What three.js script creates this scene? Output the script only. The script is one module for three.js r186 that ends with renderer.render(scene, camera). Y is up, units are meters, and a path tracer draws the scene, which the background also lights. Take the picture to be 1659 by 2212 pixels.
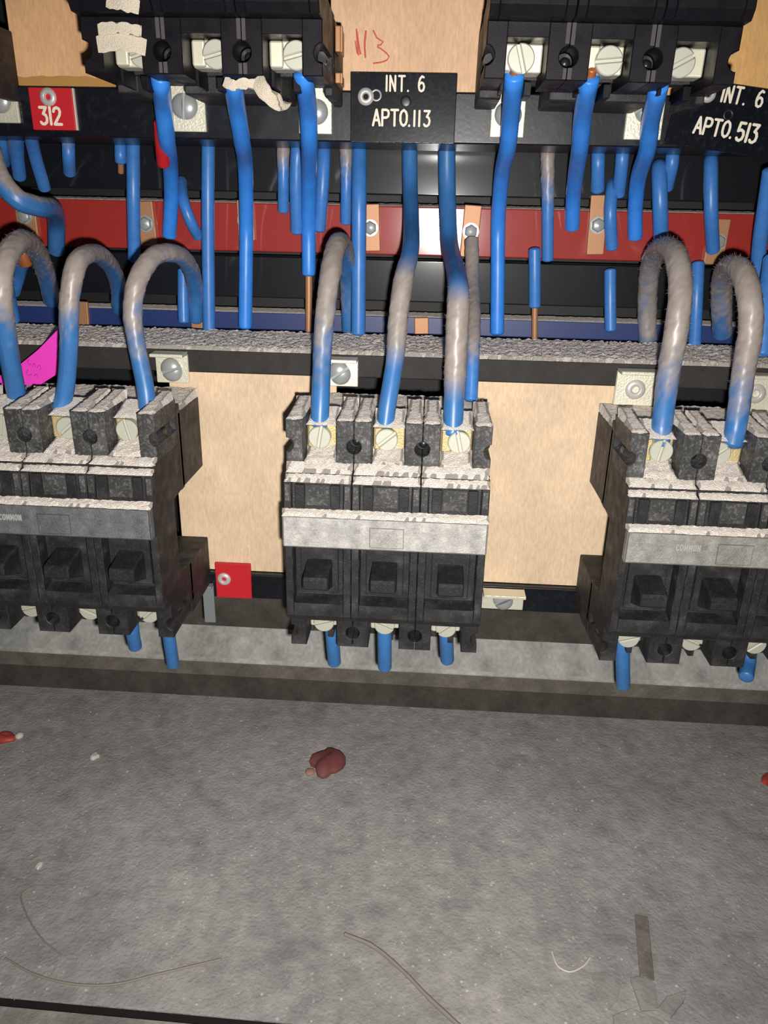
import * as THREE from 'three';
import { mergeGeometries } from 'three/addons/utils/BufferGeometryUtils.js';
import { RoundedBoxGeometry } from 'three/addons/geometries/RoundedBoxGeometry.js';

// ---------- camera, light, exposure (all lengths below in millimetres, scaled by mm) ----------
const mm = 0.001;
const scene = new THREE.Scene();
scene.background = new THREE.Color(0x0b0b0c);
const camera = new THREE.PerspectiveCamera(67.67, 1659 / 2212, 0.01, 10);
camera.position.set(0, 270 * mm, 276 * mm);
camera.rotation.set(THREE.MathUtils.degToRad(-21.5), THREE.MathUtils.degToRad(3.0), THREE.MathUtils.degToRad(1.3), 'YXZ');
const renderer = new THREE.WebGLRenderer({ antialias: true });
renderer.toneMapping = THREE.LinearToneMapping;
renderer.toneMappingExposure = 1.0;
renderer.shadowMap.enabled = true;
// the flash of the phone, just beside and below its lens
const flash = new THREE.SpotLight(0xfffbf6, 0.445, 0, THREE.MathUtils.degToRad(66), 1, 2);
flash.position.set(7 * mm, 257 * mm, 277 * mm);
flash.target.position.set(-22 * mm, 157 * mm, 0); scene.add(flash.target);
flash.castShadow = true; flash.shadow.radius = 0.15; flash.shadow.camera.near = 0.01; flash.shadow.camera.far = 2;
scene.add(flash);

// ---------- helpers ----------
let seed = 7;
const rnd = () => { seed = (seed * 1664525 + 1013904223) >>> 0; return seed / 4294967296; };
const rr = (a, b) => a + (b - a) * rnd();
const hash = (x, y, s) => { let h = (x * 374761393 + y * 668265263 + s * 1274126177) | 0; h = Math.imul(h ^ (h >>> 13), 1274126177); return ((h ^ (h >>> 16)) >>> 0) / 4294967296; };
function vnoise(x, y, p, s) {                       // tiling value noise, period p
  const xi = Math.floor(x), yi = Math.floor(y), fx = x - xi, fy = y - yi;
  const u = fx * fx * (3 - 2 * fx), v = fy * fy * (3 - 2 * fy), m = (a) => ((a % p) + p) % p;
  const a = hash(m(xi), m(yi), s), b = hash(m(xi + 1), m(yi), s), c = hash(m(xi), m(yi + 1), s), d = hash(m(xi + 1), m(yi + 1), s);
  return (a + (b - a) * u) * (1 - v) + (c + (d - c) * u) * v;
}
const fbm = (x, y, p, s, o = 4) => { let t = 0, a = 0.5, n = 0; for (let i = 0; i < o; i++) { t += a * vnoise(x, y, p, s + i); n += a; x *= 2; y *= 2; p *= 2; a *= 0.5; } return t / n; };
function tex(n, fn, srgb = true) {                  // fn(u, v) -> [r, g, b] 0..1
  const d = new Uint8Array(n * n * 4);
  for (let j = 0; j < n; j++) for (let i = 0; i < n; i++) {
    const c = fn(i / n, j / n, i, j), k = (j * n + i) * 4;
    for (let q = 0; q < 3; q++) d[k + q] = Math.max(0, Math.min(255, c[q] * 255));
    d[k + 3] = 255;
  }
  const t = new THREE.DataTexture(d, n, n); t.wrapS = t.wrapT = THREE.RepeatWrapping;
  t.magFilter = THREE.LinearFilter; t.minFilter = THREE.LinearMipmapLinearFilter; t.generateMipmaps = true;
  if (srgb) t.colorSpace = THREE.SRGBColorSpace; t.needsUpdate = true; return t;
}
function specks(n, count, s, rmax) {                // field of small bright grains
  const f = new Float32Array(n * n); let q = s;
  const r = () => { q = (q * 1664525 + 1013904223) >>> 0; return q / 4294967296; };
  for (let k = 0; k < count; k++) {
    const x = r() * n, y = r() * n, R = 0.6 + rmax * Math.pow(r(), 5), v = 0.35 + 0.65 * r();
    for (let j = -Math.ceil(R); j <= R; j++) for (let i = -Math.ceil(R); i <= R; i++) if (i * i + j * j <= R * R) f[(((y | 0) + j + n) % n) * n + (((x | 0) + i + n) % n)] = v;
  }
  return f;
}
const used = {};
const numbered = (n) => { used[n] = (used[n] || 0) + 1; return used[n] === 1 ? n : n + '_' + String(used[n] - 1).padStart(3, '0'); };
function uvBox(g, scale = 1) {                      // uv in metres from the dominant axis of the normal
  if (g.index) g = g.toNonIndexed();
  const p = g.attributes.position, nn = g.attributes.normal, uv = new Float32Array(p.count * 2);
  for (let i = 0; i < p.count; i++) {
    const ax = Math.abs(nn.getX(i)), ay = Math.abs(nn.getY(i)), az = Math.abs(nn.getZ(i));
    const x = p.getX(i), y = p.getY(i), z = p.getZ(i);
    const [u, v] = ay >= ax && ay >= az ? [x, z] : ax >= az ? [z, y] : [x, y];
    uv[2 * i] = u * scale; uv[2 * i + 1] = v * scale;
  }
  g.setAttribute('uv', new THREE.BufferAttribute(uv, 2)); return g;
}
function mesh(name, geos, mat, parent) {
  geos = (Array.isArray(geos) ? geos : [geos]).map((g) => uvBox(g));
  for (const g of geos) for (const k of Object.keys(g.attributes)) if (!['position', 'normal', 'uv', 'color'].includes(k)) g.deleteAttribute(k);
  const m = new THREE.Mesh(geos.length > 1 ? mergeGeometries(geos) : geos[0], mat);
  m.castShadow = m.receiveShadow = true;
  m.name = parent ? name : numbered(name);
  (parent || scene).add(m); return m;
}
function thing(name, label, category, x, y, z, group, rz = 0) {
  const o = new THREE.Group(); o.name = numbered(name); o.position.set(x * mm, y * mm, z * mm); o.rotation.z = rz;
  o.userData = { label, category }; if (group) o.userData.group = group; scene.add(o); return o;
}
function tag(o, label, category, group) { o.userData.label = label; o.userData.category = category; if (group) o.userData.group = group; return o; }
function struct(o) { o.userData.kind = 'structure'; return o; }
const box = (x0, x1, y0, y1, z0, z1, r = 0.4) => {  // rounded box from its limits, mm
  const w = x1 - x0, h = y1 - y0, d = z1 - z0; r = Math.min(r, w * 0.45, h * 0.45, d * 0.45);
  const g = new RoundedBoxGeometry(w * mm, h * mm, d * mm, 1, r * mm); g.translate((x0 + x1) / 2 * mm, (y0 + y1) / 2 * mm, (z0 + z1) / 2 * mm); return g;
};
const cyl = (r0, r1, h, x, y, z, seg = 24) => { const g = new THREE.CylinderGeometry(r1 * mm, r0 * mm, h * mm, seg); g.rotateX(Math.PI / 2); g.translate(x * mm, y * mm, (z + h / 2) * mm); return g; };   // axis z, from z to z+h
const lathe = (pts, x, y, z, seg = 28) => { const g = new THREE.LatheGeometry(pts.map(([r, h]) => new THREE.Vector2(Math.max(r, 0.001) * mm, h * mm)), seg); g.rotateX(Math.PI / 2); g.translate(x * mm, y * mm, z * mm); return g; };
const shapeOf = (pts) => { const s = new THREE.Shape(); pts.forEach(([x, y], i) => (i ? s.lineTo(x * mm, y * mm) : s.moveTo(x * mm, y * mm))); s.closePath(); return s; };
const extrude = (s, z0, z1, bev = 0.3, holes) => {
  if (holes) s.holes.push(...holes);
  const g = new THREE.ExtrudeGeometry(s, { depth: (z1 - z0 - 2 * bev) * mm, bevelEnabled: bev > 0, bevelSize: bev * mm, bevelThickness: bev * mm, bevelOffset: -bev * mm, bevelSegments: 1, curveSegments: 14, steps: 1 });
  g.translate(0, 0, (z0 + bev) * mm); return g;
};
const profileX = (pts, x0, x1, bev = 0.25) => {     // (z, y) outline swept along x
  const g = extrude(shapeOf(pts.map(([z, y]) => [-z, y])), x0, x1, bev); g.rotateY(Math.PI / 2); return g;
};
function tubeAlong(pts, r, seg = 40, rad = 14, opt = {}) { // swept tube with noise, returns geometry; opt.color(n, t, p) -> Color
  const curve = new THREE.CatmullRomCurve3(pts.map((p) => new THREE.Vector3(p[0] * mm, p[1] * mm, (p[2] || 0) * mm)), false, 'centripetal');
  const g = new THREE.TubeGeometry(curve, seg, r * mm, rad, false);
  const p = g.attributes.position, n = g.attributes.normal;
  const col = opt.color ? new Float32Array(p.count * 3) : null; const C = new THREE.Color();
  for (let i = 0; i < p.count; i++) {
    const t = Math.floor(i / (rad + 1)) / seg, a = i % (rad + 1) % rad;
    const nv = [n.getX(i), n.getY(i), n.getZ(i)], pv = [p.getX(i) / mm, p.getY(i) / mm, p.getZ(i) / mm];
    const off = opt.bump ? opt.bump(nv, t, pv, a) : 0;
    p.setXYZ(i, (pv[0] + nv[0] * off) * mm, (pv[1] + nv[1] * off) * mm, (pv[2] + nv[2] * off) * mm);
    if (col) { opt.color(C, nv, t, pv, a); col[3 * i] = C.r; col[3 * i + 1] = C.g; col[3 * i + 2] = C.b; }
  }
  if (col) g.setAttribute('color', new THREE.BufferAttribute(col, 3));
  if (opt.bump) g.computeVertexNormals();
  const caps = [];
  if (!opt.open) for (const e of [0, 1]) {          // rounded ends
    const c = curve.getPointAt(e), d = curve.getTangentAt(e); if (!e) d.negate();
    const s = new THREE.SphereGeometry(r * mm, rad, 6, 0, Math.PI * 2, 0, Math.PI / 2); s.scale(1, 0.45, 1);
    s.applyQuaternion(new THREE.Quaternion().setFromUnitVectors(new THREE.Vector3(0, 1, 0), d)); s.translate(c.x, c.y, c.z);
    if (col) { const cc = new Float32Array(s.attributes.position.count * 3); opt.color(C, [0, -1, 0], e, [c.x / mm, c.y / mm, c.z / mm], 0); for (let i = 0; i < cc.length; i += 3) { cc[i] = C.r; cc[i + 1] = C.g; cc[i + 2] = C.b; } s.setAttribute('color', new THREE.BufferAttribute(cc, 3)); }
    caps.push(s.toNonIndexed());
  }
  return [g.toNonIndexed(), ...caps];
}
// engraved lettering: each glyph a few round-ended strokes on a 4 x 6 cell
const GLYPH = {
  I: [[[0, 0], [0, 6]]], N: [[[0, 0], [0, 6], [3, 0], [3, 6]]], T: [[[0, 6], [3.4, 6]], [[1.7, 6], [1.7, 0]]], '.': [[[0, 0], [0.02, 0.1]]],
  A: [[[0, 0], [1.7, 6], [3.4, 0]], [[0.6, 2], [2.8, 2]]], P: [[[0, 0], [0, 6], [2, 6], [2.9, 5.6], [3.2, 4.6], [2.9, 3.5], [2, 3], [0, 3]]],
  O: [[[1.6, 0], [0.5, 0.7], [0, 2], [0, 4], [0.5, 5.3], [1.6, 6], [2.7, 5.3], [3.2, 4], [3.2, 2], [2.7, 0.7], [1.6, 0]]],
  C: [[[3.1, 4.8], [2.5, 5.8], [1.6, 6], [0.5, 5.3], [0, 4], [0, 2], [0.5, 0.7], [1.6, 0], [2.5, 0.2], [3.1, 1.2]]], M: [[[0, 0], [0, 6], [1.8, 1.5], [3.6, 6], [3.6, 0]]],
  1: [[[0, 0], [0, 6]]], 2: [[[0, 4.6], [0.4, 5.6], [1.5, 6], [2.6, 5.6], [3, 4.5], [2.6, 3.3], [0, 0], [3.2, 0]]],
  3: [[[0, 6], [2.9, 6], [1.4, 3.7], [2.5, 3.3], [3, 2.1], [2.7, 0.7], [1.6, 0], [0.5, 0.1], [0, 0.7]]],
  5: [[[2.8, 6], [0.4, 6], [0, 3.2], [1.4, 3.7], [2.6, 3.2], [3, 2], [2.6, 0.7], [1.4, 0], [0.3, 0.3], [0, 0.8]]],
  6: [[[2.7, 5.6], [1.7, 6], [0.6, 5], [0, 3.2], [0, 1.8], [0.5, 0.4], [1.6, 0], [2.7, 0.5], [3.1, 1.8], [2.6, 3.1], [1.6, 3.5], [0.5, 3], [0, 1.9]]],
};
const GLYPH_W = { I: 0, 1: 0, '.': 0.1, M: 3.6, T: 3.4, A: 3.4, P: 3.2, O: 3.2, C: 3.1, N: 3, 2: 3.2, 3: 3, 5: 3, 6: 3.1 };
function lettering(text, x, y, z, h, w, gap, condense = 0.8, lift = 0.12, slant = 0) {  // x, y: lower left corner; h: height; w: stroke
  const out = []; const k = h / 6; let cx = x;
  for (const ch of text) {
    if (ch === ' ') { cx += gap * 1.6; continue; }
    for (const st of GLYPH[ch]) {
      const pts = st.map(([a, b]) => new THREE.Vector3((cx + a * k * condense + slant * b * k) * mm, (y + b * k) * mm, z * mm));
      for (let i = 0; i < pts.length; i++) {
        const s = new THREE.CylinderGeometry(w / 2 * mm, w / 2 * mm, lift * 2 * mm, 10); s.rotateX(Math.PI / 2); s.translate(pts[i].x, pts[i].y, pts[i].z); s.translate(0, 0, (out.length % 7) * 0.004 * mm); out.push(s);
        if (i) { const d = pts[i].clone().sub(pts[i - 1]), L = d.length(); const b = new THREE.BoxGeometry(L, w * mm, lift * 2 * mm); b.rotateZ(Math.atan2(d.y, d.x)); b.translate((pts[i].x + pts[i - 1].x) / 2, (pts[i].y + pts[i - 1].y) / 2, pts[i].z + (out.length % 7) * 0.004 * mm); out.push(b); }
      }
    }
    cx += GLYPH_W[ch] * k * condense + gap;
  }
  return out;
}

// ---------- materials ----------
const N = 1024;
const plasticSp = specks(N, 5200, 11, 3), stripSp = specks(N, 2600, 5, 3), floorSp = specks(2048, 5500, 23, 4);
const plasticMap = tex(N, (u, v, i, j) => { const d = fbm(u * 10, v * 10, 10, 3), e = fbm(u * 60, v * 60, 60, 9, 3), s = plasticSp[j * N + i]; const k = 0.115 + 0.13 * Math.max(0, d - 0.42) * 2 + 0.16 * Math.max(0, e - 0.55) + s * 0.14; return [k * 1.02, k, k * 1.03]; });
const plasticRough = tex(512, (u, v) => { const k = 0.42 + 0.35 * fbm(u * 14, v * 14, 14, 31); return [k, k, k]; }, false);
const dustyPlasticMap = tex(512, (u, v) => { const d = fbm(u * 9, v * 9, 9, 13), e = fbm(u * 70, v * 70, 70, 17, 3); const k = 0.2 + 0.3 * Math.max(0, d - 0.4) + 0.55 * Math.max(0, e - 0.5); return [k * 1.01, k, k * 0.99]; });
const bandMap = tex(512, (u, v) => { const k = 0.78 + 0.34 * (fbm(u * 12, v * 12, 12, 41) - 0.4) + 0.14 * (fbm(u * 80, v * 80, 80, 45, 2) - 0.5); return [k, k * 0.995, k * 0.985]; });
const stripMap = tex(N, (u, v, i, j) => { const d = fbm(u * 40, v * 40, 40, 51), s = stripSp[j * N + i]; const k = 0.12 + 0.1 * Math.max(0, d - 0.5) * 2 + s * 0.1; return [k * 0.92, k * 1.0, k * 1.16]; });
const dustMap = tex(512, (u, v) => { const k = 0.93 + 0.2 * (fbm(u * 30, v * 30, 30, 61) - 0.5) + 0.2 * (hash((u * 512) | 0, (v * 512) | 0, 5) - 0.5); return [k * 1.04, k * 0.98, k * 0.93]; });
const cardMap = tex(N, (u, v, i, j) => { const d = fbm(u * 6, v * 6, 6, 71), f = fbm(u * 160, v * 40, 40, 73, 2), h = hash(i, j, 3); const k = 0.85 + 0.12 * (d - 0.5) + 0.1 * (f - 0.5) - (h > 0.9985 ? 0.2 : 0); return [k * 1.05, k * 0.925, k * 0.775]; });
const floorMap = tex(2048, (u, v, i, j) => {
  const d = fbm(u * 6, v * 6, 6, 81, 5), m = fbm(u * 60, v * 60, 60, 83, 3), h = hash(i, j, 9), s = floorSp[j * 2048 + i], blot = Math.max(0, fbm(u * 22, v * 22, 22, 87, 3) - 0.58);
  const k = 0.635 + 0.14 * (d - 0.5) + 0.13 * (m - 0.5) + 0.05 * (h - 0.5) + s * 0.18 - blot * 0.22; return [k * 1.01, k * 0.985, k * 0.97];
});
const floorBump = tex(1024, (u, v) => { const k = 0.5 * fbm(u * 120, v * 120, 120, 91, 3) + 0.5 * fbm(u * 14, v * 14, 14, 95, 4); return [k, k, k]; }, false);
const fineBump = tex(512, (u, v) => { const k = fbm(u * 90, v * 90, 90, 97, 3); return [k, k, k]; }, false);
const rep = (t, mPerTile) => { const c = t.clone(); c.repeat.set(1 / mPerTile, 1 / mPerTile); c.needsUpdate = true; return c; };
const std = (o) => new THREE.MeshStandardMaterial(o);
const M = {
  plastic: std({ map: rep(plasticMap, 0.06), roughness: 1, roughnessMap: rep(plasticRough, 0.05), bumpMap: rep(fineBump, 0.03), bumpScale: 0.00008 }),
  cleanPlastic: new THREE.MeshPhysicalMaterial({ specularIntensity: 0.45, color: 0x131117, roughness: 0.75, roughnessMap: rep(plasticRough, 0.05), bumpMap: rep(fineBump, 0.02), bumpScale: 0.00002 }),
  seam: std({ color: 0x4c484c, roughness: 0.8 }),
  hole: std({ color: 0x0a0a0b, roughness: 0.5 }),
  rivet: std({ color: 0x3a3b3d, roughness: 0.35, metalness: 0.7 }),
  strip: std({ color: 0xb4b8c8, map: rep(stripMap, 0.08), roughness: 0.32, bumpMap: rep(fineBump, 0.1), bumpScale: 0.000015 }),
  strip2: std({ color: 0x34302f, map: rep(bandMap, 0.05), roughness: 0.7 }),
  plate: std({ color: 0xc8ccd8, map: rep(stripMap, 0.05), roughness: 0.2, bumpMap: rep(fineBump, 0.1), bumpScale: 0.00001 }),
  red: std({ color: 0xc8222b, roughness: 0.45 }), redEdge: std({ color: 0xcfc5bb, roughness: 0.6 }),
  letter: std({ color: 0xefe6d2, roughness: 0.6 }),
  cream: std({ color: 0xf2eed8, roughness: 0.42, metalness: 0.45, bumpMap: rep(fineBump, 0.05), bumpScale: 0.0001 }),
  zinc: std({ color: 0xebe7d0, roughness: 0.42, metalness: 0.45 }), grey: std({ color: 0x8f9596, roughness: 0.5, metalness: 0.3 }),
  brass: std({ color: 0xcdb887, roughness: 0.45, metalness: 0.35, bumpMap: rep(fineBump, 0.03), bumpScale: 0.0002 }),
  screw: std({ color: 0xc9c9ba, roughness: 0.42, metalness: 0.25 }),
  steel: std({ color: 0xa9adac, roughness: 0.34, metalness: 0.25 }),
  aluminium: std({ color: 0xcac6c2, roughness: 0.42, metalness: 0.25 }),
  copper: std({ color: 0xc87a4a, roughness: 0.4, metalness: 0.5 }),
  copperTab: std({ color: 0xb98762, roughness: 0.5, metalness: 0.3 }),
  wire: std({ color: 0xffffff, vertexColors: true, roughness: 0.38 }),
  fuzz: std({ color: 0xa89e94, roughness: 1 }),
  dust: new THREE.MeshPhysicalMaterial({ map: rep(dustMap, 0.03), color: 0xffffff, roughness: 1, bumpMap: rep(fineBump, 0.02), bumpScale: 0.0006, sheen: 1, sheenRoughness: 0.7, sheenColor: new THREE.Color(0.95, 0.88, 0.8), side: THREE.DoubleSide }),
  card: std({ map: rep(cardMap, 0.09), roughness: 0.85, bumpMap: rep(fineBump, 0.02), bumpScale: 0.00006 }),
  cardStain: std({ color: 0xb98a4c, roughness: 0.9 }),
  pencil: std({ color: 0xd2675a, roughness: 0.9 }),
  paper: std({ color: 0xd9cdb9, roughness: 0.9, side: THREE.DoubleSide, bumpMap: rep(fineBump, 0.02), bumpScale: 0.0003 }),
  redBar: new THREE.MeshPhysicalMaterial({ color: 0xa02f29, roughness: 0.5, specularIntensity: 0.35, clearcoat: 0.75, clearcoatRoughness: 0.12 }), blackBar: new THREE.MeshPhysicalMaterial({ color: 0x14171c, roughness: 0.45, specularIntensity: 0.3, clearcoat: 0.75, clearcoatRoughness: 0.12 }), blueBar: std({ color: 0x27386e, roughness: 0.4 }),
  backWall: std({ color: 0x141416, roughness: 0.6 }), lowWall: std({ color: 0x5c5750, map: rep(bandMap, 0.1), roughness: 0.9 }),
  rail: std({ color: 0xd6d7d2, map: rep(bandMap, 0.12), roughness: 0.7 }), railFace: std({ color: 0x857f75, map: rep(bandMap, 0.1), roughness: 0.8 }), kick: std({ color: 0x5c564f, map: rep(bandMap, 0.1), roughness: 0.9 }),
  floor: std({ map: rep(floorMap, 0.26), roughness: 0.9, bumpMap: rep(floorBump, 0.13), bumpScale: 0.0007 }),
  sill: std({ color: 0xa8a49e, map: rep(bandMap, 0.15), roughness: 0.75, bumpMap: rep(fineBump, 0.05), bumpScale: 0.0002 }),
  raised: std({ color: 0xa3a29f, roughness: 0.7 }),
  pink: std({ color: 0xf53fc8, roughness: 0.6 }), pinkInk: std({ color: 0xa82a86, roughness: 0.8 }),
  redPlastic: std({ color: 0xb8473f, roughness: 0.5 }), maroon: std({ color: 0x7c4643, roughness: 0.7 }), whiteBit: std({ color: 0xd8d0c8, roughness: 0.7 }),
  strand: std({ color: 0x8f877c, roughness: 0.8 }), dark: std({ color: 0x151311, roughness: 0.9 }), greyFlake: std({ map: rep(floorMap, 0.26), color: 0xf2f2f0, roughness: 0.9, bumpMap: rep(floorBump, 0.13), bumpScale: 0.0005 }),
};
M.dustyPlastic = M.plastic.clone(); M.dustyPlastic.map = rep(dustyPlasticMap, 0.05); M.dustyPlastic.roughness = 1;
const nz = (a, b, s) => vnoise(a, b, 4096, s);
// a crust of dust lying on a ledge: uneven edge, lumpy top
function dustCrust(x0, x1, z0, z1, y, s = 1, th = 0.5, heap = 0.4) {
  const nx = Math.max(6, Math.round((x1 - x0) / 0.9)), n2 = Math.max(3, Math.round((z1 - z0) / 0.9));
  const g = new THREE.PlaneGeometry(1, 1, nx, n2); const p = g.attributes.position;
  for (let i = 0; i < p.count; i++) {
    const a = p.getX(i) + 0.5, b = 0.5 - p.getY(i), e = a < 0.001 || a > 0.999 || b < 0.001 || b > 0.999;
    const x = x0 + (x1 - x0) * a, z = z0 + (z1 - z0) * b, k = nz(x * 0.7 + 900, z * 0.7 + 900, s);
    p.setXYZ(i, (x + (e ? (k - 0.5) * 0.5 : 0)) * mm, (y + (e && b < 0.999 && b > 0.001 ? 0 : b > 0.999 ? -0.15 : th * (0.2 + 0.6 * k + 0.6 * hash(i, s, 77)) + heap * (z1 - z0) * (1 - b))) * mm, (z + (b > 0.999 ? 0.1 + 0.5 * k : 0)) * mm);
  }
  g.computeVertexNormals(); return g;
}
// slotted screw head, axis +z, bottom at z
function slotScrew(r, h, ang, x, y, z, dome = 0.5, slot = 0.55) {
  const out = [cyl(r * 0.98, r * 0.98, h * 0.6, 0, 0, 0)];
  for (const s of [1, -1]) {
    const a0 = Math.asin(slot / r), pts = []; for (let i = 0; i <= 18; i++) { const a = a0 + (Math.PI - 2 * a0) * i / 18; pts.push([r * Math.cos(a), s * r * Math.sin(a)]); }
    if (s < 0) pts.reverse();
    out.push(extrude(shapeOf(pts), h * 0.55, h + dome, Math.min(0.35, r * 0.15)));
  }
  for (const g of out) { g.rotateZ(ang); g.translate(x * mm, y * mm, z * mm); } return out;
}
function domeScrew(r, h, ang, x, y, z) {             // round-head screw with a slot: dome split in two
  const out = [cyl(r, r, h * 0.35, 0, 0, 0)];
  for (const s of [0, Math.PI]) {
    const g = new THREE.SphereGeometry(r * mm, 16, 8, s, Math.PI, 0, Math.PI / 2); g.rotateX(Math.PI / 2); g.scale(1, 1, h / r); g.translate(0, (s ? 0.62 : -0.62) * mm, h * 0.3 * mm);
    const side = new THREE.CircleGeometry(r * mm, 20, 0, Math.PI); side.rotateX(Math.PI / 2); side.scale(1, 1, h / r); side.translate(0, (s ? 0.62 : -0.62) * mm, h * 0.3 * mm);
    out.push(g, side);
  }
  for (const g of out) { g.rotateZ(ang); g.translate(x * mm, y * mm, z * mm); } return out;
}
const eyelet = (r, x, y, z) => lathe([[r, 0], [r * 0.98, 0.5], [r * 0.75, 1.1], [r * 0.5, 1.2], [r * 0.36, 0.9], [r * 0.3, -0.4], [0.01, -0.4]], x, y, z);

// wires: radius, dust, bare ends, label, centre line (mm)
const TAPS = [
  [3.3, 0, 's', 'blue wire leaving the first terminal of the upper left breaker', [[-94.4, 314.3, -14], [-95.9, 309.3, -18], [-100.8, 304.8, -34], [-105.6, 294.5, -50], [-114.6, 285.9, -80], [-120.1, 273, -95], [-124.6, 257.2, -102]]],
  [3.3, 0, 's', 'blue wire leaving the middle terminal of the upper left breaker', [[-69.9, 314.6, -14], [-70, 309.4, -16], [-73.1, 304.2, -32], [-75.9, 295, -50], [-81.8, 286.5, -80], [-86.5, 263.8, -98], [-87.9, 239.1, -98], [-89.2, 216.4, -98]]],
  [3.3, 0, 'se', 'blue wire with bare copper end leaving the last terminal of the upper left breaker', [[-46.1, 314.6, -12], [-45.5, 310.8, -14], [-47.5, 303.5, -36], [-49.1, 295.2, -48], [-54.1, 283.4, -80], [-57.4, 264.5, -98], [-58, 241.8, -100], [-58.4, 214.8, -100]]],
  [3.3, 0, 's', 'blue wire with a bright copper neck at the first terminal of the upper right breaker', [[24.4, 314.4, -10], [24.6, 310.9, -13], [26.3, 303.1, -36], [27.3, 295.1, -50], [28.1, 284.9, -80], [29.4, 266.4, -98], [31, 242.2, -98], [32.6, 217.2, -98]]],
  [3.3, 0, 's', 'blue wire with copper neck at the middle terminal of the upper right breaker', [[49.2, 314, -10], [49.1, 310.5, -13], [52.1, 303.4, -36], [54.6, 295.5, -50], [59, 285.5, -80], [61.5, 276.7, -95], [63.5, 265.1, -102]]],
  [3.3, 0.1, 's', 'blue wire leaving the last terminal of the upper right breaker', [[72.3, 313.6, -14], [73.4, 309, -20], [77.4, 302.7, -40], [81.2, 294.7, -55], [86.3, 284.4, -85], [90.1, 271.6, -98], [92.5, 261.4, -102]]],
];
const FEEDERS = [
  [3.7, 0.88, 'e', 'thick dust-furred blue wire arching at the left edge above the pink tag', [[-165.3, 187.5, -20], [-165.6, 195.8, -20], [-159.7, 220.6, -8], [-156, 236.6, -2], [-155.5, 248.4, -6], [-157.7, 256.2, -24], [-166.9, 251.6, -55], [-176.6, 240.2, -80], [-185.2, 225.6, -100]]],
  [3.4, 0.72, '', 'dust-topped blue wire arching over beside the pink tag', [[-146.4, 192.4, -15], [-143.6, 199.8, -16], [-138.2, 220.3, -14], [-135.6, 237.6, -14], [-133.4, 248.7, -18], [-134.8, 251.8, -36], [-140.2, 246.1, -65], [-147.2, 234, -90], [-152.5, 222.3, -102]]],
  [3.4, 0.76, '', 'dust-topped blue wire with wide flat arch into the last terminal of the lower left breaker', [[-110.4, 193.7, -15], [-110.5, 200.9, -16], [-113.9, 218.3, -20], [-115.1, 230.4, -22], [-113, 242.4, -24], [-109.5, 251.1, -34], [-106.3, 251.8, -50], [-107.9, 245.3, -75], [-111.8, 232.4, -95], [-114.4, 218.5, -102]]],
  [3.6, 0.75, '', 'dusty blue wire arching tightly into the first terminal of the lower middle breaker', [[-41.1, 191.8, -12], [-40.9, 200.1, -14], [-40.9, 217, -20], [-40.1, 232.3, -24], [-38.8, 247.3, -30], [-38, 257.2, -45], [-37.8, 254, -70], [-38.7, 238.5, -95], [-38.9, 215.8, -102]]],
  [3.4, 0.75, '', 'dusty blue wire rising from the middle terminal of the lower middle breaker', [[-15.4, 192.7, -12], [-14.6, 201.1, -14], [-12.5, 217.9, -20], [-12, 231.4, -24], [-10.5, 246.3, -30], [-8.7, 255, -44], [-9.6, 267.6, -75], [-11, 280.9, -92], [-12, 299.9, -98]], [219, 251]],
  [3.9, 0.9, '', 'thick dusty blue wire rising from the last terminal of the lower middle breaker', [[10.9, 190.6, -12], [10.8, 200.1, -14], [10.6, 217.6, -16], [10.5, 232.8, -18], [10.4, 242.5, -22], [9.6, 248.4, -45], [7.3, 258.3, -85], [5.7, 277.6, -98], [4.3, 300.3, -100]], [208, 243]],
  [3.9, 1.0, '', 'thick grey dust-coated wire arching into the first terminal of the lower right breaker', [[90, 189, -12], [90.5, 195.8, -14], [89.9, 215.3, -14], [90.2, 230.6, -14], [90.8, 245, -18], [91.3, 255.6, -30], [92.9, 258.7, -55], [96.7, 250.8, -85], [101.5, 233.4, -100], [104.7, 215, -102]]],
  [3.9, 1.0, '', 'thick furry grey-topped wire arching at the right edge into a brass terminal', [[116.5, 190.6, -10], [117.3, 197.3, -12], [116.9, 217.9, -14], [116.6, 232.3, -14], [115.2, 242.6, -16], [114.7, 251.2, -26], [116.4, 252.8, -44], [122.8, 245, -68], [134.7, 221, -90]]],
  [3.9, 0.55, '', 'dust-crusted blue wire sagging across the left edge below the red plate', [[-178.5, 293.3, -50], [-171.8, 278, -44], [-165.7, 271, -44], [-162.1, 268.6, -52], [-164.9, 267.7, -70], [-174, 262, -92], [-181, 249.2, -103]]],
];
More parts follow.
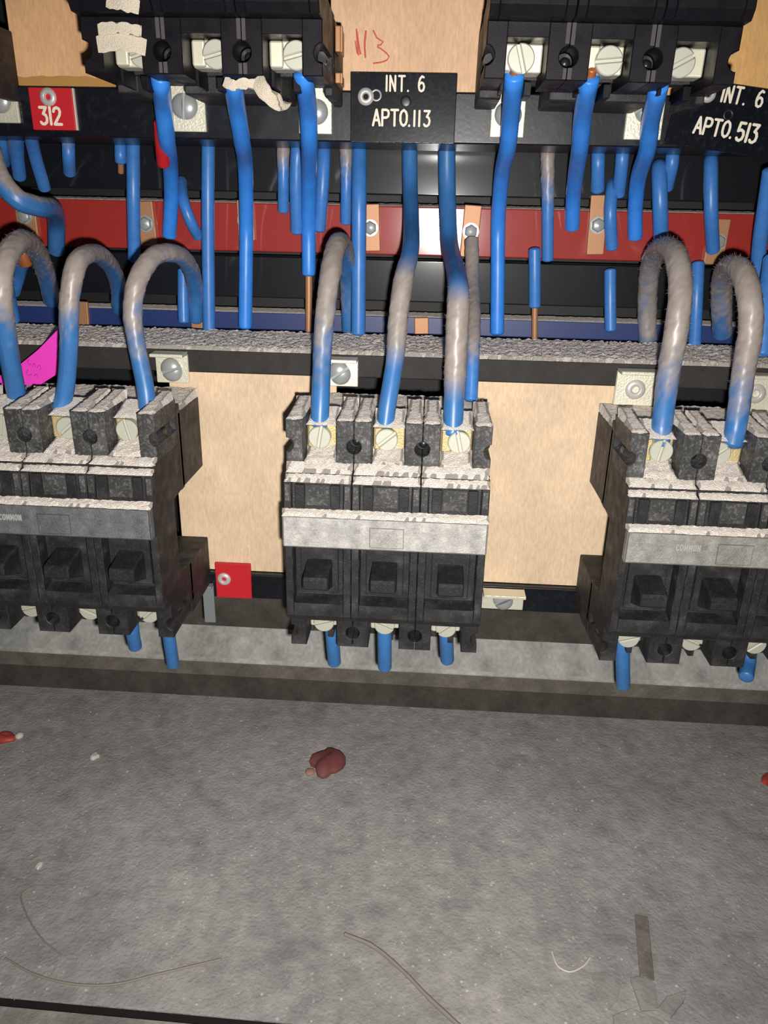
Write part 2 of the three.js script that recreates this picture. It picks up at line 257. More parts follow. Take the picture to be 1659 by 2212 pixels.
const CAVITY = [
  [2.9, 0.15, '', 'short blue wire standing behind the dusty arch at the left edge', [[-190.8, 240.6, -70], [-199.8, 228.5, -88], [-203.1, 216.8, -95]]],
  [2.9, 0.8, 's', 'dusty blue wire with a copper collar inside the left edge arch', [[-185.9, 247.7, -80], [-195.2, 238.9, -92], [-203.6, 229.4, -100]]],
  [3.0, 0.8, '', 'grey dusty wire dropping below the strip under the red plate', [[-177.9, 300.6, -75], [-185.1, 292.4, -86], [-191.6, 281.5, -98]]],
  [2.8, 0, '', 'blue wire dropping beyond the right corner of the red plate', [[-170.2, 300.3, -70], [-176.7, 290.6, -85], [-180.5, 276.8, -98]]],
  [2.6, 0.2, '', 'blue wire at the far left hanging under the strip', [[-187.5, 300.1, -80], [-192.3, 292.4, -88], [-197.7, 287.3, -98]]],
  [2.8, 0.6, '', 'dusty grey wire hanging just right of the red plate', [[-167.9, 306.4, -104], [-166.3, 301.2, -99], [-164.4, 291.3, -92], [-168.6, 283.6, -100]]],
  [2.6, 0.2, 'e', 'short blue wire with a copper tip hanging right of the red plate', [[-144, 306.7, -104], [-142.6, 299.7, -99], [-142.3, 291, -96], [-142.8, 288.6, -97], [-144.4, 284.1, -100]]],
  [3.0, 0.25, '', 'dull blue wire hanging through the red bar right of the red plate', [[-137.7, 306.8, -104], [-136.6, 299.8, -99], [-136.9, 278.5, -94], [-139, 262.7, -96], [-141.9, 246.1, -100]]],
  [3.0, 0.05, '', 'long dark blue wire hanging between the two left blue taps', [[-103.3, 307.3, -104], [-102.3, 300.3, -99], [-103, 279.2, -96], [-105.2, 247.1, -97], [-106.9, 213.1, -97]]],
  [2.7, 0.1, '', 'short blue wire standing on the blue bar under the flat arch', [[-118.5, 241.4, -100], [-118.8, 229.8, -98], [-119.1, 218.1, -97]]],
  [2.6, 0.8, '', 'thin grey dusty wire hanging left of the third blue tap', [[-69.1, 307.8, -104], [-68.4, 300.9, -99], [-68.5, 283.8, -97], [-69.6, 269.2, -101]]],
  [3.0, 0, '', 'deep blue wire hanging close to the left of the third blue tap', [[-63.3, 298.2, -107], [-61.2, 295.4, -94], [-62.1, 283.8, -94], [-63.2, 260.3, -100]]],
  [3.0, 0, '', 'deep blue wire crossing close to the right of the third blue tap', [[-51.2, 296.5, -107], [-50.3, 294.2, -100], [-50.7, 280.3, -97], [-52.9, 261.5, -101]]],
  [3.3, 0.1, '', 'bright blue wire hanging long and straight left of the glare', [[-35, 308.4, -104], [-34.4, 301.4, -99], [-32.9, 276.5, -84], [-32.8, 249.6, -84], [-32.7, 217.2, -84]]],
  [2.6, 0.8, '', 'grey dusty wire hanging left of the bright straight blue wire', [[-40.8, 308.3, -104], [-40.2, 300.4, -99], [-39.9, 280.5, -97], [-40.5, 264.8, -101]]],
  [2.8, 0.8, '', 'grey dusty wire dropping beside the thick wire right of the glare', [[17.9, 258.2, -97], [18.5, 242.8, -86], [18.9, 227.7, -60], [18.7, 216.3, -46], [18.6, 198.1, -38]]],
  [2.8, 0.1, 'e', 'blue wire with long bare copper end standing right of centre', [[46.9, 254.8, -98], [48.1, 242.6, -98], [49.4, 230, -99], [51.1, 212.2, -100]]],
  [2.7, 0.85, '', 'long grey dusty wire hanging below the space between the two right taps', [[48.3, 309.6, -104], [48.2, 302.8, -99], [50.4, 278.4, -97], [53.7, 250.8, -101]]],
  [2.9, 0.35, '', 'pale blue wire ending over a copper tap near the upper right breaker', [[70.2, 309.9, -104], [70, 303.1, -99], [70.2, 291.7, -93], [72.3, 280.8, -98]]],
  [2.8, 0, '', 'dark blue wire bending behind the last right blue tap', [[80.2, 283.5, -107], [79.4, 281.4, -102], [79.1, 271.3, -98], [82.6, 256.5, -102]]],
  [2.9, 0.1, '', 'blue wire hanging just left of the last right blue tap', [[81, 310.1, -104], [80.8, 303.3, -99], [80.3, 293.7, -93], [82.4, 279.2, -101]]],
  [3.3, 0, '', 'shiny blue wire crossing the red bar right of the last right blue tap', [[100.1, 291.5, -107], [97.5, 289.1, -96], [98.9, 275.6, -92], [104.6, 257.1, -101]]],
  [2.9, 0, '', 'blue wire hanging under the tilted black plate', [[102.1, 310.4, -104], [102, 301.8, -99], [102, 292.4, -94], [103.2, 282.4, -101]]],
  [3.0, 0, '', 'shiny blue wire crossing the red bar near its right end', [[122.4, 294.8, -107], [119.2, 292.2, -96], [121.1, 274.1, -92], [128, 256.6, -101]]],
  [2.7, 0.1, '', 'blue wire standing on the blue bar left of the right grey arch', [[82.7, 246.4, -100], [83.7, 235.3, -98], [85.6, 220.2, -97]]],
  [2.9, 0.1, '', 'blue wire slanting to the blue bar between the two right grey arches', [[122, 250.5, -100], [122.5, 236.5, -96], [125.5, 212.3, -96]]],
  [3.0, 0, '', 'blue wire slanting down across the right end of the red bar', [[130.9, 287.7, -60], [133.8, 274.3, -66], [137.7, 259.9, -74], [143.7, 242.2, -84]]],
  [3.4, 0, '', 'blue wire standing behind the furry arch at the right edge', [[138.2, 255.1, -60], [135.2, 239.6, -50], [134.3, 219.8, -42]]],
  [2.6, 0.1, '', 'blue wire linking the left taps over the red bar', [[-118.5, 280.7, -107], [-117.5, 278.6, -103], [-114.2, 271.2, -95], [-111.8, 263.7, -95], [-110.5, 257.2, -101]]],
];
const STUBS = [
  [3.1, 0.15, '', 'blue wire stub under the left breaker near its middle pole', [[-129.4, 95.5, -22], [-129.7, 88.3, -22], [-130.9, 78.2, -26]]],
  [3.1, 0.15, '', 'blue wire stub at the right corner under the lower left breaker', [[-119.8, 82.2, -40], [-119.4, 70.6, -40], [-119.6, 58.5, -42]]],
  [3.1, 0.15, '', 'blue wire stub under the first pole of the lower middle breaker', [[-38, 97.1, -22], [-37.4, 87.5, -22], [-37.3, 75.2, -26]]],
  [3.1, 0.15, '', 'blue wire stub under the middle pole of the lower middle breaker', [[-13.9, 105.3, -12], [-13.5, 95, -12], [-13.4, 80.6, -16]]],
  [3.1, 0.15, '', 'blue wire stub under the last pole of the lower middle breaker', [[12.4, 105.6, -16], [13.2, 97.6, -16], [14.5, 82.1, -22]]],
  [3.1, 0.15, '', 'long blue wire stub at the left corner under the lower right breaker', [[88.6, 104.2, -18], [90.7, 90.3, -18], [94.1, 73.5, -22]]],
  [3.1, 0.15, '', 'dusty blue wire stub showing below the foot at the right edge', [[147.4, 97, -26], [146.5, 88.8, -22], [143, 86.2, -14]]],
];
// ---------- the setting ----------
struct(mesh('wall_back', box(-330, 300, 28, 470, -142, -136, 0.5), M.backWall));
{
  struct(mesh('wall_lower', box(-330, 300, 28, 92, -118, -112, 0.3), M.lowWall));
}
{
  const t = mesh('trim_1', profileX([[-112, 40.5], [-96.4, 28.6], [-95.2, 27.2], [-95.2, 17.6], [-98, 17.6], [-112, 36]], -330, 300, 0.3), M.rail); struct(t);
  mesh('rail_face', box(-330, 300, 17.8, 26.4, -95.5, -94.8, 0.2), M.railFace, t);
}
struct(mesh('baseboard_back', box(-330, 300, -1, 17.6, -106, -99, 0.5), M.kick));
{
  const s = shapeOf([[-330, 100], [300, 100], [300, -97], [-146.3, -89.6], [-330, -82.6]]);
  const g = extrude(s, -0.9, 0, 0.1); g.rotateX(-Math.PI / 2); struct(mesh('floor', g, M.floor));
  const s2 = shapeOf([[-330, -86.1], [-146.3, -93.1], [300, -100.5], [300, -190], [-330, -190]]);
  const g2 = extrude(s2, -4, 0.3, 0.3); g2.rotateX(-Math.PI / 2); struct(mesh('trim_2', g2, M.sill));
  struct(mesh('trim_3', box(-330, 300, -9, -5, 70, 190, 0.3), M.dark));
}

// ---------- mounting strips ----------
function strip(y0, y1, label, mat, dusty) {
  const t = thing('mounting_strip', label, 'strip', 0, y0, -56);
  mesh('bar', box(-330, 300, 0, y1 - y0, -39, 0, 0.8), mat, t);
  if (dusty) mesh('dust_layer', dustCrust(-328, 298, -38.5, -0.4, y1 - y0, 3, 1.5, 0.05), M.dust, t);
  return t;
}
strip(295, 313, 'glossy black insulating strip under the upper breakers, carrying the riveted plates', M.strip, false);
strip(201.7, 211.8, 'dust-covered black strip running behind the tops of the lower breakers', M.strip2, true);
strip(90, 103.2, 'black strip low down under the two lower beige cards', M.strip, false);

// ---------- bus bars ----------
function bar(y0, y1, mat, label, dusty, z0 = -118, z1 = -108) {
  const t = thing('bus_bar', label, 'bus bar', 0, y0, z1);
  mesh('bar', box(-330, 300, 0, y1 - y0, z0 - z1, 0, 0.7), mat, t);
  if (dusty) mesh('dust_layer', dustCrust(-328, 298, z0 - z1 + 0.5, -0.3, y1 - y0, 5, 0.3, 0.1), M.dust, t);
}
bar(277, 301, M.blackBar, 'black panel bar behind the blue wires, topmost of the bars in the cavity', false);
bar(250.5, 272.3, M.redBar, 'flat red painted bus bar crossing the dark cavity', true);
bar(229, 248.5, M.blackBar, 'black panel bar crossing the cavity below the red bus bar', false);
bar(213.5, 222, M.blueBar, 'narrow navy blue bus bar low in the cavity above the dusty strip', true);

function copperTap(x, y, w, h, label, bolt) {
  const t = thing('copper_tap', label, 'copper tap', x, y, -108, 'copper taps on the coloured bus bars', rr(-0.05, 0.05));
  mesh('strap', box(-w / 2, w / 2, -h / 2, h / 2, 0, 2, 0.5), M.copperTab, t);
  if (bolt) mesh('bolt', [cyl(3.8, 3.8, 0.8, 0, 0, 2), lathe([[3.1, 0], [3.1, 1.4], [2.4, 2.2], [0, 2.5]], 0, 0, 2.8, 6)], M.steel, t);
}
copperTap(-195.5, 264.3, 10, 19, 'copper tap with silver bolt on the red bar inside the left edge loops', true);
copperTap(-136.7, 262, 8, 20, 'copper tap with silver bolt on the red bar right of the dull blue wire', true);
copperTap(-88.7, 264.5, 8, 18, 'copper tap with silver bolt on the red bar behind the middle left blue tap', true);
copperTap(-29.5, 262.5, 9, 21, 'copper tap with bolt on the red bar beside the bright straight wire', true);
copperTap(17.6, 262, 8, 23, 'copper tap with bolt on the red bar right of the white glare', true);
copperTap(75.7, 266, 8, 26, 'tall copper tap with bolt on the red bar under the pale blue wire', true);
copperTap(131, 260, 9, 20, 'copper tap with bolt at the right end of the red bar', true);
copperTap(-174, 218, 7, 14, 'copper tap on the navy bar behind the pink tag wire', false);
copperTap(-115.3, 218, 6, 9, 'short copper tap on the navy bar beside the flat arch', false);
copperTap(-3.7, 218, 7, 8, 'short copper tap on the navy bar below the white glare', false);

// ---------- beige cards ----------
function card(x0, x1, y0, y1, label, stain, tint) {
  const w = (x1 - x0) / 2; const t = thing('insulating_card', label, 'card', (x0 + x1) / 2, y0, -61);
  const cm = tint ? M.card.clone() : M.card; if (tint) cm.color.set(tint);
  mesh('sheet', box(-w, w, 0, y1 - y0, 0, 1.5, 0.3), cm, t);
  if (stain) { const p = []; for (let i = 0; i <= 24; i++) p.push([-w + 2 * w * i / 24, 3 + 1.1 * nz(i * 0.6, 3, 8) + (i > 20 ? -1.2 : 0)]); mesh('stain', extrude(shapeOf([[-w, 0.3], [w, 0.3], ...p.reverse()]), 1.4, 1.56, 0), M.cardStain, t); }
  return t;
}
card(-168, -116, 313.2, 410, 'beige card behind the upper left breaker with a brown stained lower edge', true, 0xffe4c8);
const c113 = card(-42, 18, 313.2, 410, 'beige card between the upper breakers with red handwritten 113', false, 0xfff0e8);
{
  const dx = 12, dy = -313.2, z = 1.55, st = (pts, w) => tubeAlong(pts.map(([x, y]) => [x + dx, y + dy, z]), w, 16, 6);
  mesh('handwriting', [
    ...st([[-32.2, 334], [-31.8, 329], [-31.4, 325.5]], 0.32), ...st([[-31.9, 333], [-31.3, 329], [-30.6, 325.8]], 0.35), ...st([[-32.6, 330], [-31.9, 326]], 0.25),
    ...st([[-28.6, 333.4], [-29.0, 329], [-28.7, 324.7]], 0.4),
    ...st([[-25.8, 333.6], [-24.2, 331], [-22, 330], [-23, 328.8], [-24.8, 328.6], [-22.6, 327.5], [-19.5, 324.8], [-21.5, 323.4], [-25.6, 322.7]], 0.3),
  ], M.pencil, c113).scale.set(1, 1, 1);
}
card(86, 150, 313.2, 410, 'tan card at the right end beside the upper right breaker', false, 0xffe2ae);
card(-116, -40, 103.4, 201.6, 'beige card between the lower left and lower middle breakers');
card(12, 90, 103.4, 201.6, 'beige card between the lower middle and lower right breakers');

// ---------- breakers ----------
const P = 25.9, HW = 1.5 * P;
function halfPost(x, dir, y0, y1, yh, out) {           // half a post beside a seam at x, with half a hole
  const w = 6.6, r = 2.9, pts = [[0.12, y0], [w, y0], [w, y1], [0.12, y1]];
  for (let i = 0; i <= 12; i++) { const a = Math.PI / 2 - Math.PI * i / 12; pts.push([Math.max(0.12, r * Math.cos(a)), yh + r * Math.sin(a)]); }
  let p = pts.map(([a, b]) => [x + dir * a, b]); if (dir < 0) p = p.reverse();
  out.push(extrude(shapeOf(p), -26, 0, 0.28));
}
function makeBreaker(label, mats, opt) {
  const t = thing('circuit_breaker', label, 'circuit breaker', opt.x, opt.y, 0, null, opt.tilt || 0);
  mesh('base', [box(-HW, HW, 7, 22, -57.5, -27, 0.6), box(-HW, -31, -2.5, 7.6, -57.5, -27, 0.6), box(-14.5, 21, -2.5, 7.6, -57.5, -27, 0.6), box(35.5, HW, -2.5, 7.6, -57.5, -27, 0.6), box(-HW, HW, 58, 91, -57.5, -27, 0.6), box(-HW, HW, 3, 23, -30, -25, 0.4), box(-HW, HW, 57.5, 94, -30, -25, 0.4)], M.plastic, t);
  const seams = [-HW, -HW + P, -HW + 2 * P, HW];
  for (let k = 0; k < 3; k++) {                        // one moulded pole each
    const x0 = seams[k] + 0.1, x1 = seams[k + 1] - 0.1, g = [];
    const outer = [[-28, 22], [-28, 15.8], [6, 15.8], [8, 18.5], [8, 50], [10, 50.2], [10, 63.6], [8, 64], [7, 74.5], [4, 75.5], [4, 77.6], [0, 78.3], [-28, 78.3], [-28, 58], [-15, 57], [-15, 24]];
    const inner = [[-28, 22], [-28, 15.8], [6, 15.8], [8, 18.5], [8, 24], [2, 25.5], [2, 47.5], [8, 49], [10, 50.2], [10, 63.6], [7.4, 64], [6.2, 74.5], [4, 75.5], [4, 77.6], [0, 78.3], [-28, 78.3], [-28, 58], [-15, 57], [-15, 24]];
    g.push(profileX(outer, x0, x0 + 3), profileX(inner, x0 + 3, x1 - 3), profileX(outer, x1 - 3, x1));
    g.push(box(x0 + 4.2, x0 + 8, 64.5, 74, 5, 7.4, 0.3), box(x1 - 8, x1 - 4.2, 64.5, 74, 5, 7.4, 0.3));
    halfPost(seams[k], 1, 0, 15.8, 6.5, g); halfPost(seams[k + 1], -1, 0, 15.8, 6.5, g);
    const sh = []; halfPost(seams[k], 1, 78.3, 97, 87, sh); halfPost(seams[k + 1], -1, 78.3, 97, 87, sh);
    const cx = (x0 + x1) / 2;
    g.push(box(cx - 6.6, cx + 6.6, 11.6, 15.9, -26, -0.4, 0.3), box(cx - 6.6, cx + 6.6, 78, 80, -26, -0.4, 0.3));
    sh.push(g.pop()); mesh('terminal_shroud', sh, opt.clean ? M.cleanPlastic : M.dustyPlastic, t);
    mesh('flute', [box(cx - 4.6, cx + 4.6, 64.6, 74, 5, 7.2, 0.3), box(x0 + 0.3, x0 + 2.7, 64.6, 74, 5, 7.7, 0.3), box(x1 - 2.7, x1 - 0.3, 64.6, 74, 5, 7.7, 0.3)], opt.clean ? M.cleanPlastic : M.dustyPlastic, t);
    g.push(box(cx - 6.6, cx - 5.4, -1.5, 11, -26, -14, 0.2), box(cx + 1.2, cx + 3.6, -3, 1, -26, -12, 0.2));   // barrier ribs in the wire channel
    if (opt.clean && k < 2) mesh('seam', [box(seams[k + 1] - 1.5, seams[k + 1] - 0.15, 10, 15.7, -0.3, 0.12, 0.1), box(seams[k + 1] + 0.15, seams[k + 1] + 1.4, 9.7, 15.7, -0.3, 0.12, 0.1), box(seams[k + 1] - 1.3, seams[k + 1] - 0.15, 0.3, 3.4, -0.3, 0.12, 0.1), box(seams[k + 1] + 0.15, seams[k + 1] + 1.5, 0.3, 3.5, -0.3, 0.12, 0.1)], M.seam, t);
    mesh('pole', g, opt.clean ? M.cleanPlastic : M.plastic, t);
    // toggle
    const lever = profileX([[1, 28], [15, 33.5], [16, 34.5], [16, 38], [15, 39], [1, 42]], cx - 5, cx + 5, 0.5);
    mesh('toggle', [lever, box(cx - 7.5, cx + 7.5, 26.5, 46.5, 1.5, 3.2, 0.4)], M.plastic, t);
    // terminals at both ends
    for (const [end, yc] of [[0, 6.6], [1, 88]]) {
      const off = end ? opt.topOff[k] : opt.botOff[k];
      const b = mesh('terminal', [box(cx - 6.2, cx + 6.2, yc - (end ? 5 : 3.2), yc + 5.2, -19, -11, 0.7), box(cx - 6.2, cx - 1.5, yc - (end ? 4.8 : 3), yc + 5, -12, -9.5, 0.9)], end ? M.brass : M.zinc, t);
      mesh('screw', slotScrew(4.35, 3.2, opt.ang[k] + end * 1.1, cx + off, yc + 0.3, -10.5), M.screw, b);
    }
  }
  for (let k = 0; k < 4; k++) for (const y of [6.5, 87]) {
    const edge = k === 0 ? 1.2 : k === 3 ? -1.2 : 0;
    mesh('rivet', [cyl(edge ? 1.9 : 2.6, edge ? 1.9 : 2.6, edge ? 4 : 16, seams[k] + edge * 1.6, y, edge ? -13 : -26, 18), lathe(edge ? [[1.3, 0], [1.1, 0.6], [0.6, 0.9], [0, 1]] : [[1.9, 0], [1.7, 0.9], [0.9, 1.5], [0, 1.6]], seams[k] + 0.35 + edge * 1.3, y - 0.3, -10, 18)], M.rivet, t);
  }
  const band = mesh('label_band', [box(-HW + 0.2, HW - 0.2, 50.4, 63.5, 9, 13, 0.7), box(-5.6, 7.4, 51.7, 60, 12.6, 13.35, 0.35)], mats.band, t);
  mesh('lettering', lettering('COMMON', -20.4, 56.8, 13.1, 2.2, 0.42, 0.62, 0.75, 0.2), mats.raised || M.raised, band);
  if (opt.dust) {
    const d = [];
    for (let k = 0; k < 3; k++) { const x0 = seams[k], x1 = seams[k + 1]; d.push(dustCrust(x0 + 0.2, x0 + 6.5, -25, -0.5, 97, 11 + k, 0.6, 0.12), dustCrust(x1 - 6.5, x1 - 0.2, -25, -0.5, 97, 21 + k, 0.6, 0.12), dustCrust(x0 + 0.3, x1 - 0.3, 0, 4, 77.7, 31 + k, 0.7, opt.heap), dustCrust(x0 + 0.3, x1 - 0.3, 3.8, 6.9, 74.9, 41 + k, 0.6, opt.heap), dustCrust(x0 + 6.5, x1 - 6.5, -11, -0.3, 80, 51 + k, 0.8, 0.35), dustCrust(x0 + 6.7, x1 - 6.7, -19, -8, 93.2, 55 + k, 0.4)); }
    d.push(dustCrust(-HW, HW, 9.5, 12.8, 63.4, 61, 0.6), dustCrust(-HW, HW, -57, -27, 91, 71, 0.8, 0.1));
    mesh('dust_layer', d, M.dust, t);
  }
  return t;
}
const bandOf = (c) => std({ color: c, map: rep(bandMap, 0.045), roughness: 0.55, bumpMap: rep(fineBump, 0.03), bumpScale: 0.0002 });
const bandDark = bandOf(0x7d8086), bandPale = bandOf(0xd4d2ce), bandGrey = bandOf(0xb0afa9);
const up = { topOff: [0, 0, 0], ang: [0.3, 0.25, 0.25], clean: true };
makeBreaker('black three-pole breaker with peeling paper scraps, upper row left of handwritten 113', { band: bandDark }, { ...up, x: -75.9, y: 309.6, botOff: [4, 2.6, 3.2] });
makeBreaker('black three-pole breaker with two copper-necked wires, upper row beside the tan card', { band: bandDark }, { ...up, x: 52.7, y: 309.2, botOff: [-1, 1, -2.2], ang: [1.88, 0.1, 0.5], tilt: -0.012 });
const cut = makeBreaker('black breaker cut off at the upper left corner above the red 312 plate', { band: bandDark }, { ...up, x: -204.5, y: 309.6, botOff: [0, 0, 0] });
{ const e = eyelet(4.2, 0, 0, 0), q = cyl(2, 2, 1.4, 0, 0, 0); for (const g of [e, q]) { g.rotateY(Math.PI / 2); g.translate(HW * mm, 14.5 * mm, -41 * mm); } mesh('side_rivet', [e, q], M.rivet, cut); }
const low = { botOff: [0, 0, 0], ang: [0.3, -0.4, 0.7], dust: true, heap: 0.4 };
makeBreaker('dusty black breaker with dark label band below the pink tag', { band: bandDark }, { ...low, x: -141.2, y: 99.8, topOff: [0, 1, -1] });
makeBreaker('dusty black breaker with bright pale label band between the two lower cards', { band: bandPale }, { ...low, x: -13.5, y: 99.8, topOff: [-1, -1, 1], heap: 0.6 });
makeBreaker('dusty black breaker with grey label band, at the right end of the lower row', { band: bandGrey }, { ...low, x: 114.6, y: 99.3, topOff: [1, -3.5, 0] });

// ---------- brackets ----------
function bracket(x, y0, y1, w, label, screwY, kind, ang = 1.5) {
  const t = thing('mounting_bracket', label, 'bracket', x, y0, -56, null, 0);
  mesh('tab', [box(-w / 2, w / 2, 0, y1 - y0, 0, 1.6, 0.4), box(-w / 2, w / 2, y1 - y0 - 1.6, y1 - y0, 0, 9, 0.4)], M.cream, t);
  if (kind === 'eyelet') mesh('eyelet', eyelet(4.3, 0, screwY - y0, 1.6), M.aluminium, t);
  else mesh('screw', domeScrew(4.6, 2.6, ang, 0, screwY - y0, 1.6), M.steel, t);
}
bracket(-173, 299.5, 316, 14, 'cream metal bracket at the left edge beside the red 312 plate', 307.4, 'screw');
bracket(-98.6, 297.5, 318, 15.5, 'cream metal bracket with upright-slotted screw beside the first blue wire', 306.3, 'screw', 1.5);
bracket(-47.6, 297.5, 318, 13, 'cream metal bracket mostly hidden behind the last wire of the upper left breaker', 305.2, 'screw', 1.45);
bracket(26.8, 297.5, 318, 13, 'bright cream bracket behind the first wire of the upper right breaker', 305.2, 'screw', 1.4);
bracket(78.5, 297.5, 318, 14, 'cream bracket with tilted screw beside the tilted black plate', 308.2, 'screw', 0.35);
bracket(-112.3, 197, 211, 14.5, 'cream bracket at the top of the lower left breaker beside the card', 203, 'screw', 0.3);
bracket(-38, 198, 211, 16, 'cream bracket behind the arching wire over the lower middle breaker', 204, 'screw', 0.6);
bracket(89.5, 194, 210, 17, 'cream bracket behind the thick grey wire over the lower right breaker', 201, 'eyelet');
bracket(140, 193, 210, 18, 'cream bracket with silver eyelet at the right edge beside the furry wire', 201, 'eyelet');
bracket(41, 91.5, 102.5, 20, 'small cream bracket on the low strip under the right lower card', 97, 'screw', 0.5);
{
  const t = thing('metal_tab', 'narrow grey metal tab hanging on the low strip beside the low red plate', 'tab', -103.4, 76, -56);
  mesh('tab', [box(-2.8, 2.8, 0, 22, 0, 1.4, 0.4), box(-2.8, 2.8, 20.6, 22, 0, 5, 0.4)], M.grey, t);
}

// ---------- plates ----------
function plate(x0, x1, y0, y1, mat, label, rz = 0) {
  const t = thing('label_plate', label, 'label plate', (x0 + x1) / 2, (y0 + y1) / 2, -55.9, null, rz);
  const w = (x1 - x0) / 2, h = (y1 - y0) / 2;
  mesh('panel', box(-w, w, -h, h, 0, 1.8, 0.3), mat, t); return t;
}
{
  const t = plate(-160.8, -143.4, 297.2, 312.2, M.red, 'red engraved plate numbered 312 with a round aluminium rivet', 0.0);
  mesh('edge', box(8.7, 9.4, -7.4, 7.5, 0, 1.5, 0.2), M.redEdge, t);
  mesh('rivet', eyelet(3.3, -0.9, 4.2, 1.7), M.aluminium, t);
  mesh('lettering', lettering('312', -5.0, -5.4, 1.75, 5.9, 1.05, 1.45, 0.88), M.letter, t);
}
{
  const t = plate(-33.8, 6.8, 294.8, 319, M.plate, 'glossy dark plate engraved INT. 6 and APTO. 113 below the handwritten card');
  const ox = 13.5, oy = -306.9;
  mesh('rivet', eyelet(3.1, -27.9 + ox, 310.7 + oy, 1.7), M.aluminium, t);
  mesh('socket', [lathe([[2.1, 0], [2, 0.3], [1.5, 0.2], [1.3, -0.2], [0.01, -0.2]], -23.9 + ox, 311.2 + oy, 1.75)], M.steel, t);
  mesh('peg', [lathe([[2.1, 0], [2.0, 0.25], [1.2, 0.4], [0.01, 0.4]], -12.5 + ox, 309.3 + oy, 1.7)], M.rivet, t);
  mesh('lettering', [...lettering('INT.', -20 + ox, 312.8 + oy, 1.75, 5, 0.75, 1.35, 0.78), ...lettering('6', -7.7 + ox, 312.8 + oy, 1.75, 5, 0.75, 1.2, 0.78), ...lettering('APTO.', -25.0 + ox, 300.9 + oy, 1.75, 5.4, 0.85, 0.95, 0.86), ...lettering('113', -9.0 + ox, 300.9 + oy, 1.75, 5.2, 0.8, 1.9, 0.8)], M.letter, t);
}
{
  const t = plate(87.5, 136, 293.6, 316.4, M.plate, 'dark plate engraved INT. 6 and APTO. 513 hanging tilted at the right', -0.115);
  mesh('rivet', eyelet(2.9, -12.0, 6.9, 1.7), M.aluminium, t);
  mesh('peg', [lathe([[1.9, 0], [1.8, 0.25], [1.2, 0.3], [1.0, -0.3], [0.01, -0.3]], -2.6, 1.2, 1.75)], M.rivet, t);
  mesh('lettering', [...lettering('INT.', -6.6, 5.3, 1.75, 5.3, 0.85, 1.3, 0.78), ...lettering('6', 6.2, 5.2, 1.75, 5.3, 0.85, 1.2, 0.8), ...lettering('APTO.', -13.8, -6.3, 1.75, 5.4, 0.9, 0.95, 0.86), ...lettering('513', 2.6, -6.8, 1.75, 6, 1.0, 1.35, 0.78)], M.letter, t);
}
{
  const t = plate(-99, -81.5, 90.8, 109.4, M.red, 'small red plate low down under the left lower card');
  mesh('rivet', eyelet(3.3, -4.5, 1.0, 1.7), M.aluminium, t);
}
// ---------- pink tag ----------
{
  const t = thing('pink_tag', 'bright pink tag with faint writing wedged beside the wire at the left edge', 'tag', -172, 205, -46);
  mesh('sheet', extrude(shapeOf([[-15.5, -6], [-5.3, -0.9], [4.6, 6.4], [17.1, 17.5], [14.4, -2.2], [3, -9.1], [-15.5, -9.5]]), -0.3, 0.5, 0.1), M.pink, t);
  mesh('handwriting', [...tubeAlong([[0.2, 2], [-0.8, 1.2], [-0.2, 0], [0.8, 0.2]], 0.14, 12, 5), ...tubeAlong([[1.2, -0.9], [2.2, 0.6], [2.6, -1.2]], 0.14, 12, 5), ...tubeAlong([[3.2, -1.6], [4, -0.2], [4.8, -1.6], [4.0, -2.4]], 0.14, 12, 5), ...tubeAlong([[-0.9, -2.4], [-2, -3.4], [-1.2, -4.8], [0.2, -4.2]], 0.14, 12, 5), ...tubeAlong([[1.2, -5], [2.4, -4.2], [3, -5.6]], 0.14, 12, 5)].map((g) => { g.translate(0, 0, 0.5 * mm); return g; }), M.pinkInk, t);
}
// ---------- paper scraps ----------
function scrap(pts3, w, label, tw = 0) {               // a torn curling strip: centre line + half width
  const c = new THREE.CatmullRomCurve3(pts3.map((p) => new THREE.Vector3(...p))), n = 26, m = 6, pos = [], idx = [];
  const layer = (dz) => { for (let i = 0; i <= n; i++) { const q = c.getPoint(i / n), d = c.getTangent(i / n); const s = new THREE.Vector3(-d.y, d.x, tw).normalize(); for (let j = 0; j <= m; j++) { const a = (j / m - 0.5) * 2, jag = (j === 0 || j === m) ? (nz(i * 0.35 + 50, j * 7 + 20, 3) - 0.5) * 0.6 : 0, k = a * w + jag; pos.push((q.x + s.x * k) * mm, (q.y + s.y * k) * mm, (q.z + s.z * k + dz + 0.22 * nz(i * 0.25 + 9, j * 0.3 + 9, 5)) * mm); } } };
  layer(0); layer(-0.35); const L = (n + 1) * (m + 1);
  for (let i = 0; i < n; i++) for (let j = 0; j < m; j++) { const a = i * (m + 1) + j, b = a + m + 1; idx.push(a, b, a + 1, b, b + 1, a + 1, L + a, L + a + 1, L + b, L + b, L + a + 1, L + b + 1); }
  for (let i = 0; i < n; i++) for (const j of [0, m]) { const a = i * (m + 1) + j, b = a + m + 1; idx.push(a, L + a, b, b, L + a, L + b); }
  const g = new THREE.BufferGeometry(); g.setAttribute('position', new THREE.Float32BufferAttribute(pos, 3)); g.setIndex(idx); g.computeVertexNormals();
  return tag(mesh('paper_scrap', g, M.paper), label, 'paper scrap');
}
scrap([[-102.0, 327.9, 8.6], [-96.6, 326.8, 9.6], [-92.1, 325.8, 8.8]], 1.9, 'torn white paper scrap topmost on the upper left breaker');
scrap([[-108.3, 321.6, 1.6], [-101, 321.8, 2.1], [-94.6, 321, 1.2]], 1.6, 'torn white paper strip on the upper left breaker, above its lower twin');
scrap([[-109.4, 317.6, 0.7], [-101, 318.2, 1.5], [-93.8, 316.6, 0.6]], 2.4, 'cream paper strip lying over the first screw of the upper left breaker');
